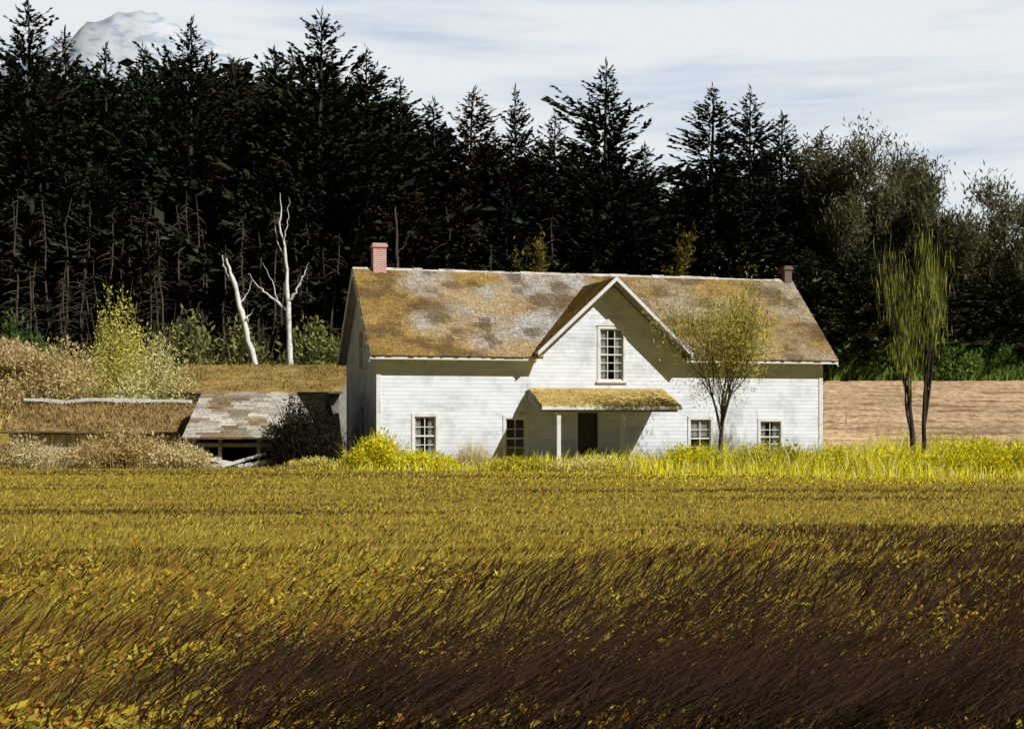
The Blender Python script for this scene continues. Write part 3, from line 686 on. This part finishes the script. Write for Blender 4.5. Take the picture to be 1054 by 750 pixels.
leafy('poplar_tree','tall feathery olive tree with twin dark trunks at the right end of the farmhouse','tree',PX(946,53),53.0,
      [(-.22,(-.10,0,1),1.9,.14),(.28,(-.02,.05,1),2.1,.12)],31,1900,.22,.55,.017,(.52,.50,.11),(.38,.44,.09),M['bark'],4,.26,.12,4,.74,.86,fit=(PZ(244,53),1.05))
for k,(px,py,Yd,lab) in enumerate([(884,150,90,'grey olive bushy tree right of the last conifer on the skyline'),(926,164,93,'second grey olive bushy tree from the last conifer on the skyline'),(966,184,90,'grey olive bushy tree above the feathery twin trunked tree'),(1008,208,92,'grey olive bushy tree second from the right edge of the photo'),(1048,220,90,'grey olive bushy tree at the right edge of the photo'),(1092,228,92,'grey olive bushy tree just beyond the right edge of the photo')]):
    x=PX(px,Yd); h=PZ(py,Yd)-tz(x,Yd)
    leafy('broadleaf_tree',lab,'tree',x,Yd,[(0,(0,0,1),h*.40,.26)],40+k,12500,.38,.40,.09,(.105,.11,.05),(.21,.20,.11),M['greybark'],4,.5,.12,4,.66,.5,fit=(h,2.9))
for k,(px,py,lab) in enumerate([(549,243,'small golden leaved tree peeping over the roof left of the gable'),(683,243,'small golden leaved tree peeping over the roof right of the gable')]):
    x=PX(px,76); h=PZ(py,76)-tz(x,76)
    leafy('sapling',lab,'tree',x,76.,[(0,(0,0,1),h*.48,.10)],60+k,1100,.16,.24,.08,(.30,.22,.03),(.15,.13,.03),M['twig'],3,.45,.1,4,.55,.3,fit=(h,.9))
for k,(x,y,h,lab) in enumerate([(11,5,9,'thin leaved tree outside the right edge of the photo, nearest the camera'),(17.5,12.5,11,'thin leaved tree outside the right edge, second from the camera'),(24,22,12,'thin leaved tree outside the right edge, farthest from the camera')]):
    leafy('field_tree',lab,'tree',x,y,[(0,(0,0,1),h*.36,.16)],80+k,900,.35,.26,.12,(.10,.09,.03),(.06,.07,.02),M['bark'],4,.5,.08,4,.70,.3,fit=(h,2.8))
def snag(label,px,Yd,paths,mat=None):
    mat=mat or M['palebark']
    x0=PX(px,Yd); zb=tz(x0,Yd); r=thing('dead_birch',label,'tree',(x0,Yd,zb))
    for k,pl_ in enumerate(paths):
        pts=np.array([(PX(a,Yd)-x0,dy,PZ(b_,Yd)-zb) for a,b_,dy,_ in pl_]); rad=np.array([q[3] for q in pl_])*.78
        tt=np.linspace(0,len(pts)-1,4*len(pts)); pp=np.stack([np.interp(tt,range(len(pts)),pts[:,i]) for i in range(3)],1)
        pp[1:]+=RNG.normal(0,.035,(len(pp)-1,3)); rr=np.interp(tt,range(len(pts)),rad)*RNG.uniform(.82,1.18,len(pp))
        V,Q=tubes([(pp,rr)],8); qmesh('trunk' if k==0 else 'branch',V,Q,mat,r,None,True)
zg=402
snag('leaning broken white birch snag left of the upright one',266,74,[[(268,zg,0,.24),(262,372,0,.22),(250,325,0,.19),(241,290,0,.15),(233,266,.0,.05)],[(241,292,0,.10),(233,282,.1,.07),(228,262,.2,.025)],[(252,330,0,.07),(262,318,-.3,.03)],[(247,312,0,.06),(256,300,.2,.03),(258,288,.2,.015)]])
snag('upright bare white birch with forked branches behind the barn',298,73.5,[[(299,zg,0,.22),(298,372,0,.20),(297,320,0,.16),(295,270,0,.11),(290,235,0,.065),(288,198,0,.02)],[(297,322,0,.11),(284,310,.2,.09),(272,300,.3,.06),(262,292,.4,.03),(254,280,.4,.012)],[(297,312,0,.11),(306,298,-.2,.08),(313,285,-.3,.05),(319,272,-.3,.015)],[(295,268,0,.06),(284,246,.2,.035),(281,215,.3,.012)],[(292,248,0,.05),(297,230,-.2,.03),(299,205,-.2,.01)],[(284,310,.2,.05),(281,290,.2,.025),(270,270,.2,.01)]])
snag('thin pale bare pole of a dead tree behind the roof near the chimney',408,76,[[(409,400,0,.16),(408,300,0,.13),(408,250,0,.11),(407,212,0,.06)],[(408,262,0,.05),(418,250,0,.03),(421,240,0,.01)]],M['greybark'])
def pole_mesh(seed):
    rng=np.random.default_rng(seed); H=12.; z=np.linspace(-.3,H,9); pts=np.stack([rng.normal(0,.09,9),rng.normal(0,.09,9),z],1); P=[(pts,np.linspace(.13,.02,9))]
    for k in range(70):
        zz=rng.uniform(1,11.8); a=rng.uniform(0,6.28); ln=rng.uniform(.5,2.0)*(1.1-zz/16); d=np.array([math.cos(a),math.sin(a),rng.uniform(-.45,.25)])
        q=np.array([[0,0,zz],[0,0,zz]+d*ln*.5,[0,0,zz]+d*ln+np.array([0,0,-.15])]); P.append((q,[.03,.02,.007]))
    V,Q=tubes(P,5); o=qmesh('bare_trunk',V,Q,M['greybark'],None,None,True); me=o.data; bpy.data.objects.remove(o); return me
PM=[pole_mesh(200+k) for k in range(4)]
random.seed(11)
for k in range(48):
    px=-10+k*7.8+random.uniform(-6,6) if k<45 else (455,510,560)[k-45]; Yd=random.uniform(78.5,83.5); x=PX(px,Yd); zb=tz(x,Yd); h=PZ(random.uniform(195,290),Yd)-zb
    o=bpy.data.objects.new('bare_trunk',PM[k%4]); COL.objects.link(o); o.location=(x,Yd,zb); o.rotation_euler=(random.uniform(-.05,.05),random.uniform(-.08,.08),random.uniform(0,6.28)); o.scale=(1,1,h/12)
    setp(o,'slender grey bare trunk standing at the shaded edge of the dark wood','tree','slender bare trunks along the edge of the wood')

# ---------------------------------------------------------------- shrubs
def shrub(name,label,px,w_px,ytop,ybase,Yd,cA,cB,n=2600,leaf=.10,stalk=.35,seed=0,cat='shrub',depth=None,group=None):
    rng=np.random.default_rng(900+seed); x=PX(px,Yd); zb=tz(x,Yd); W_=w_px/F*Yd; h=max(PZ(ytop,Yd)-zb,.35); dp=depth or W_*.6
    r=thing(name,label,cat,(x,Yd,zb),0,group)
    nc=26; cl=[]
    for k in range(nc):
        a=rng.uniform(0,6.28); rr=rng.random()**.6; cx_=math.cos(a)*rr*W_*.40; cy_=math.sin(a)*rr*dp*.40; top=h*(1-.55*rr**2)*rng.uniform(.7,1.02)
        cl.append((cx_,cy_,max(top*.55,.1),W_*.17*rng.uniform(.7,1.3),top*.47))
    cl=np.array(cl); ii=rng.integers(0,nc,n); u_=unit(rng.normal(size=(n,3)))*(rng.random((n,1))**.40)
    p=np.stack([cl[ii,0]+u_[:,0]*cl[ii,3],cl[ii,1]+u_[:,1]*cl[ii,3],np.maximum(cl[ii,2]+u_[:,2]*cl[ii,4],.02)],1)
    d=unit(rng.normal(size=(n,3))*.8+np.array([0,0,.5])+u_*.7)
    V,Q=diamonds(p,d,leaf*rng.uniform(.7,1.9,n),leaf*.55*rng.uniform(.6,1.3,n),rng)
    tone=rng.uniform(0,1,(nc,1))[ii]*.6+rng.random((n,1))*.4
    c=(np.array(cA)*(1-tone)+np.array(cB)*tone)*rng.uniform(.65,1.25,(n,1))
    m=max(int(n*stalk*.40),8); a=rng.uniform(0,6.28,m); rr=rng.random(m)**.5
    b_=np.stack([np.cos(a)*rr*W_*.44,np.sin(a)*rr*dp*.44,np.zeros(m)],1); hh=h*(1-.6*rr**2)*rng.uniform(.5,1.05,m)
    tip=np.stack([np.cos(a)*rr*W_*.12+rng.normal(0,.10,m)*h,np.sin(a)*rr*dp*.1+rng.normal(0,.08,m)*h,hh],1)
    V2,Q2=blades(b_,tip,np.full(m,leaf*.20),rng,.3); t2=rng.random((m,1)); c2=(np.array(cA)*(1-t2)+np.array(cB)*t2)*rng.uniform(.7,1.2,(m,1))
    V,Q,cc=join([(V,Q,np.repeat(c,4,0)),(V2,Q2,np.repeat(c2,6,0))]); qmesh('foliage',V,Q,M['leaf'],r,cc)
    P=[]
    for k in range(nc):
        P.append((np.array([[cl[k,0]*.15,cl[k,1]*.15,-.1],[cl[k,0]*.6,cl[k,1]*.6,cl[k,2]*.5],[cl[k,0],cl[k,1],cl[k,2]]]),[.03,.022,.008]))
    V,Q=tubes(P,5); qmesh('stem',V,Q,M['twig'],r,None,True)
YEL=(.86,.78,.04); YG=(.68,.65,.045); OLV=(.26,.25,.06); TANC=(.70,.57,.29); RUS=(.50,.37,.14); PALE=(.82,.75,.45); GRN=(.14,.23,.05); DGR=(.075,.125,.035); OLD=(.24,.24,.09); BLK=(.022,.017,.012); CRM=(.82,.77,.42)
k=0
for nm,lab,px,wp_,yt,yb,Yd,cA,cB,n,lf,st in [
 ('shrub','bright yellow green bush at the left front corner of the farmhouse',390,78,438,490,52.4,YEL,YG,3600,.11,.2),
 ('shrub','low yellow green bush below the leftmost front window',440,74,460,492,51.6,YG,YEL,2400,.10,.3),
 ('dry_weeds','tuft of tall pale dry weeds against the front wall between the two left windows',487,44,448,488,52.4,PALE,TANC,500,.07,3.),
 ('shrub','low yellow weeds in front of the window left of the porch',540,88,468,496,51.2,YEL,OLV,2600,.09,.4),
 ('shrub','pale yellow weeds in front of the porch step',618,104,466,498,50.6,PALE,YEL,3000,.09,.5),
 ('shrub','bright yellow bush at the foot of the airy olive tree, left side',712,70,454,500,50.8,YEL,YG,2800,.10,.25),
 ('shrub','olive yellow bush right of the airy tree trunk below the rightmost window',792,100,451,500,51.2,YG,OLV,3600,.10,.25),
 ('shrub','bright yellow bush in front of the right end of the farmhouse',868,92,455,500,50.2,YEL,YG,3000,.10,.25),
 ('shrub','yellow green bush at the foot of the twin trunked tree',925,78,456,500,50.0,YG,YEL,2800,.10,.3),
 ('shrub','large bright yellow bush in front of the ploughed slope',1000,118,443,504,48.6,YEL,YG,4600,.11,.25),
 ('shrub','bright yellow bush cut off by the right edge of the photo',1066,90,447,506,48.2,YEL,YG,3200,.11,.25),
 ('shrub','tan dry bush in front of the russet shed',128,120,430,484,53.6,TANC,RUS,5600,.11,.15),
 ('shrub','low tan bush left of the open shed front',188,66,448,486,53.0,TANC,PALE,2800,.10,.2),
 ('shrub','rust and cream low bush at the far left edge of the field',30,130,446,486,53.4,PALE,RUS,4600,.10,.2),
 ('shrub','large dark tangled bush between the open shed and the farmhouse',314,88,396,486,54.0,BLK,(.05,.042,.022),4600,.12,.4),
 ('shrub','low tan bush in front of the dark tangled bush',325,70,468,490,52.4,TANC,YG,2000,.09,.3),
 ('shrub','golden green small tree like bush behind the russet shed',122,84,286,420,66.0,(.76,.69,.17),(.50,.50,.15),15000,.13,.02),
 ('shrub','pale cream green bush rising behind the right end of the russet shed',162,108,336,425,63.6,CRM,(.64,.62,.26),11000,.13,.03),
 ('shrub','golden tan brush on the left bank, pale topped',58,140,342,430,64.0,(.76,.63,.33),(.58,.46,.2),11000,.14,.05),
 ('shrub','tawny brush at the left edge of the photo on the bank',-10,128,342,430,65.0,(.80,.68,.42),RUS,9500,.14,.05),
 ('shrub','brown brush at the foot of the left bank beside the golden bush',98,64,378,430,63.0,RUS,OLV,5000,.13,.08),
 ('shrub','green bush behind the left bank against the dark wood',22,110,310,380,75,GRN,DGR,7000,.26,.04),
 ('shrub','olive bush behind the barn, left of the leaning birch snag',190,124,308,392,75.5,OLD,(.34,.33,.12),10000,.28,.04),
 ('shrub','olive bush behind the barn, between the two white birches',256,110,316,392,76,(.31,.31,.11),OLD,9000,.28,.04),
 ('shrub','olive bush behind the barn, right of the upright birch',322,116,322,392,75.5,OLD,(.25,.31,.10),9000,.28,.04),
 ('shrub','green bush on top of the ploughed slope beside the roof end',868,88,340,400,84.5,(.17,.26,.06),DGR,6500,.28,.05),
 ('shrub','green bush on top of the ploughed slope left of the twin trunked tree',918,94,344,400,85,(.19,.29,.06),GRN,6500,.28,.05),
 ('shrub','green bush on top of the ploughed slope right of the twin trunked tree',975,98,346,400,84.6,GRN,(.19,.28,.06),6500,.28,.05),
 ('shrub','green bush on top of the ploughed slope near the right edge',1035,98,344,400,85,(.17,.27,.06),DGR,6500,.28,.05),
 ('shrub','green bush on top of the ploughed slope beyond the right edge',1095,70,350,400,85,GRN,DGR,3000,.28,.05)]:
    shrub(nm,lab,px,wp_,yt,yb,Yd,cA,cB,n,lf,st,k); k+=1

# ---------------------------------------------------------------- field grass (stuff)
def grassfield():
    rng=np.random.default_rng(77)
    nA,nB=215000,75000
    q=rng.uniform(1/56.,1/7.2,nA); Y=np.concatenate([1/q,rng.uniform(18,52.,nB)]); n=nA+nB
    sx=rng.uniform(-1.25,1.25,n); X=sx*.364*Y
    near=ss(26,9.,Y); zone=shade_zone(X,Y)
    pu=X*.85+Y*.35; pv=-X*.35+Y*.85
    pat=(fbm(pu*.30,pv*1.0,81)-.5)*3.2; st=(fbm(X*.055+Y*.02,Y*.95,83)-.5)*3.4; big=(fbm(X*.26,Y*.2,85)-.5)*2.6
    sxc=np.clip(sx,-1,1)
    h=(.03+.06*rng.random(n))*(1-near)+near*(.07+.20*rng.random(n)**1.5)*(1+.5*pat)
    lean=.35+.85*near*(.7+.3*sxc)
    wd=np.maximum(.009,.00082*Y)*rng.uniform(.6,1.7,n)
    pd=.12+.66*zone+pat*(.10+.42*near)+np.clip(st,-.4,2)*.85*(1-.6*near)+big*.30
    dark=rng.random(n)<np.clip(pd,.03,.88)  # dark blades thicken where shade is painted across the field
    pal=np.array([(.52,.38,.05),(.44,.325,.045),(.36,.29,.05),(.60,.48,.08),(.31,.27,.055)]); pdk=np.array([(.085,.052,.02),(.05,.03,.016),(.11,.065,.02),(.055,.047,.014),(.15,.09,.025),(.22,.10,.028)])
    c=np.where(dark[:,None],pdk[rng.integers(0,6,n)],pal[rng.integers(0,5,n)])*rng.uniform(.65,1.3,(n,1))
    rust=(rng.random(n)<.55*near*ss(.50,.64,fbm(pu*.4+9,pv*.8,95)))[:,None]; c=np.where(rust,np.array([.32,.15,.04])*rng.uniform(.6,1.3,(n,1)),c)
    yl=(ss(38,48,Y)*(.05+.85*ss(-.25,.8,sx)))[:,None]; c=np.where((rng.random((n,1))<yl),np.array([.82,.75,.045])*rng.uniform(.6,1.2,(n,1)),c)
    stk=(rng.random(n)<.22*near**.7*np.clip(zone*1.4+.06,0,1)*np.clip(1+1.2*pat,.1,3)); hs_=.10+.42*near
    h=np.where(stk,hs_*rng.uniform(.45,1.25,n),h); lean=np.where(stk,rng.uniform(.8,1.4,n),lean); wd=np.where(stk,wd*1.5,wd)
    c=np.where(stk[:,None],np.array([.042,.025,.015])*rng.uniform(.6,2.0,(n,1)),c)
    tip=np.stack([h*(lean+rng.normal(0,.32,n)),h*(.15+rng.normal(0,.35,n)),h],1)
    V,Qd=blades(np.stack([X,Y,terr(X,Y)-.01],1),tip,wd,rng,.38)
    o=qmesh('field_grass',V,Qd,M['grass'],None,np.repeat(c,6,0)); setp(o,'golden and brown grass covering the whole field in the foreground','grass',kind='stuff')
    m=80000; q=rng.uniform(1/20.,1/7.4,m); Y=1/q; sx=rng.uniform(-1.25,1.25,m); X=sx*.364*Y
    pu=X*.85+Y*.35; pv=-X*.35+Y*.85; g=fbm(pu*.5,pv*1.2,91); k=rng.random(m)<ss(.46,.58,g)*(.80-.26*np.clip(sx,-1,1))*ss(20,13,Y); X=X[k];Y=Y[k];m=len(X)
    p=np.stack([X,Y,terr(X,Y)+rng.uniform(.02,.30,m)],1); d=unit(np.stack([rng.normal(.5,.7,m),rng.normal(0,.7,m),rng.normal(.3,.5,m)],1))
    V,Q=diamonds(p,d,.062*rng.uniform(.6,1.5,m),.028*rng.uniform(.6,1.4,m),rng)
    pal=np.array([(.60,.44,.05),(.52,.43,.06),(.44,.29,.04),(.40,.16,.03),(.34,.29,.055)]); c=pal[rng.integers(0,5,m)]*rng.uniform(.6,1.25,(m,1))
    o=qmesh('field_weeds',V,Q,M['grass'],None,np.repeat(c,4,0)); setp(o,'small golden leafy weeds scattered through the near field','weeds',kind='stuff')
grassfield()
def tufts(name,label,n,xr,yr,hr,cols,w,seed,cond=None,cat='grass',hx=None):
    rng=np.random.default_rng(seed); X=rng.uniform(*xr,n); Y=rng.uniform(*yr,n)
    if cond is not None:
        k=cond(X,Y); X=X[k];Y=Y[k]; n=len(X)
    h=rng.uniform(*hr,n)*(.5+fbm(X*.8,Y*.8,seed))
    if hx is not None: h=h*hx(X,Y)
    tip=np.stack([h*rng.normal(.1,.35,n),h*rng.normal(0,.35,n),h],1)
    pal=np.array(cols); c=pal[rng.integers(0,len(pal),n)]*rng.uniform(.7,1.25,(n,1))
    if name=='verge_grass':
        lf=(rng.random(n)<ss(-6,-9.5,X))[:,None]; c=np.where(lf,np.array([.46,.34,.11])*rng.uniform(.6,1.2,(n,1)),c)
        ol=(rng.random(n)<.5*ss(.52,.64,fbm(X*.45,Y*.5,68)))[:,None]; c=np.where(ol,np.array([.34,.33,.05])*rng.uniform(.6,1.3,(n,1)),c)
    V,Q=blades(np.stack([X,Y,terr(X,Y)-.02],1),tip,np.full(n,w)*rng.uniform(.6,1.5,n),rng,.35)
    o=qmesh(name,V,Q,M['grass'],None,np.repeat(c,6,0)); setp(o,label,cat,kind='stuff')
def nothouse(X,Y):
    u=(X-HX)*hc+(Y-HY)*hs; v=-(X-HX)*hs+(Y-HY)*hc
    return ~((u>-.1)&(u<Lh+.1)&(v>-.05)&(v<D+.1))&~((u>pl-.1)&(u<pr+.1)&(v>PV-.1)&(v<.1))&~((X>PX(196,55))&(X<PX(326,55))&(Y>54.2)&(Y<60.5))&~((X<PX(200,58))&(Y>57.4)&(Y<62.5))
tufts('verge_grass','bright yellow green rough grass along the foot of the farmhouse',54000,(-26,26),(43,62),(.08,.5),[YEL,YEL,YG,YEL,PALE,(.66,.58,.05)],.03,301,lambda X,Y:nothouse(X,Y)&((Y<53.8)|(X>-8))&(Y>50.5-6.5*ss(-2,14,X)-4*(fbm(X*.4,Y*.4,66)-.5)),hx=lambda X,Y:(.45+.4*ss(-9,-5,X)+1.3*ss(-4,10,X))*(.3+.7*ss(44,50,Y))*(.35+1.3*fbm(X*.5,Y*.6,69)))
tufts('bank_grass','tawny dry grass covering the left bank',22000,(-34,-13),(60,74),(.2,.6),[TANC,RUS,PALE,(.68,.55,.26)],.05,302,nothouse)
tufts('undergrowth','green undergrowth along the top of the ploughed slope',14000,(15,46),(82.5,88),(.4,1.3),[GRN,(.2,.3,.06),(.16,.25,.05)],.10,303,cat='undergrowth')
tufts('dry_stalks','scattered thin dry stalks standing on the ploughed slope',160,(14,34),(62.5,72),(.3,1.1),[(.30,.2,.11),(.4,.28,.15),(.24,.15,.08)],.025,304,cat='stalks')
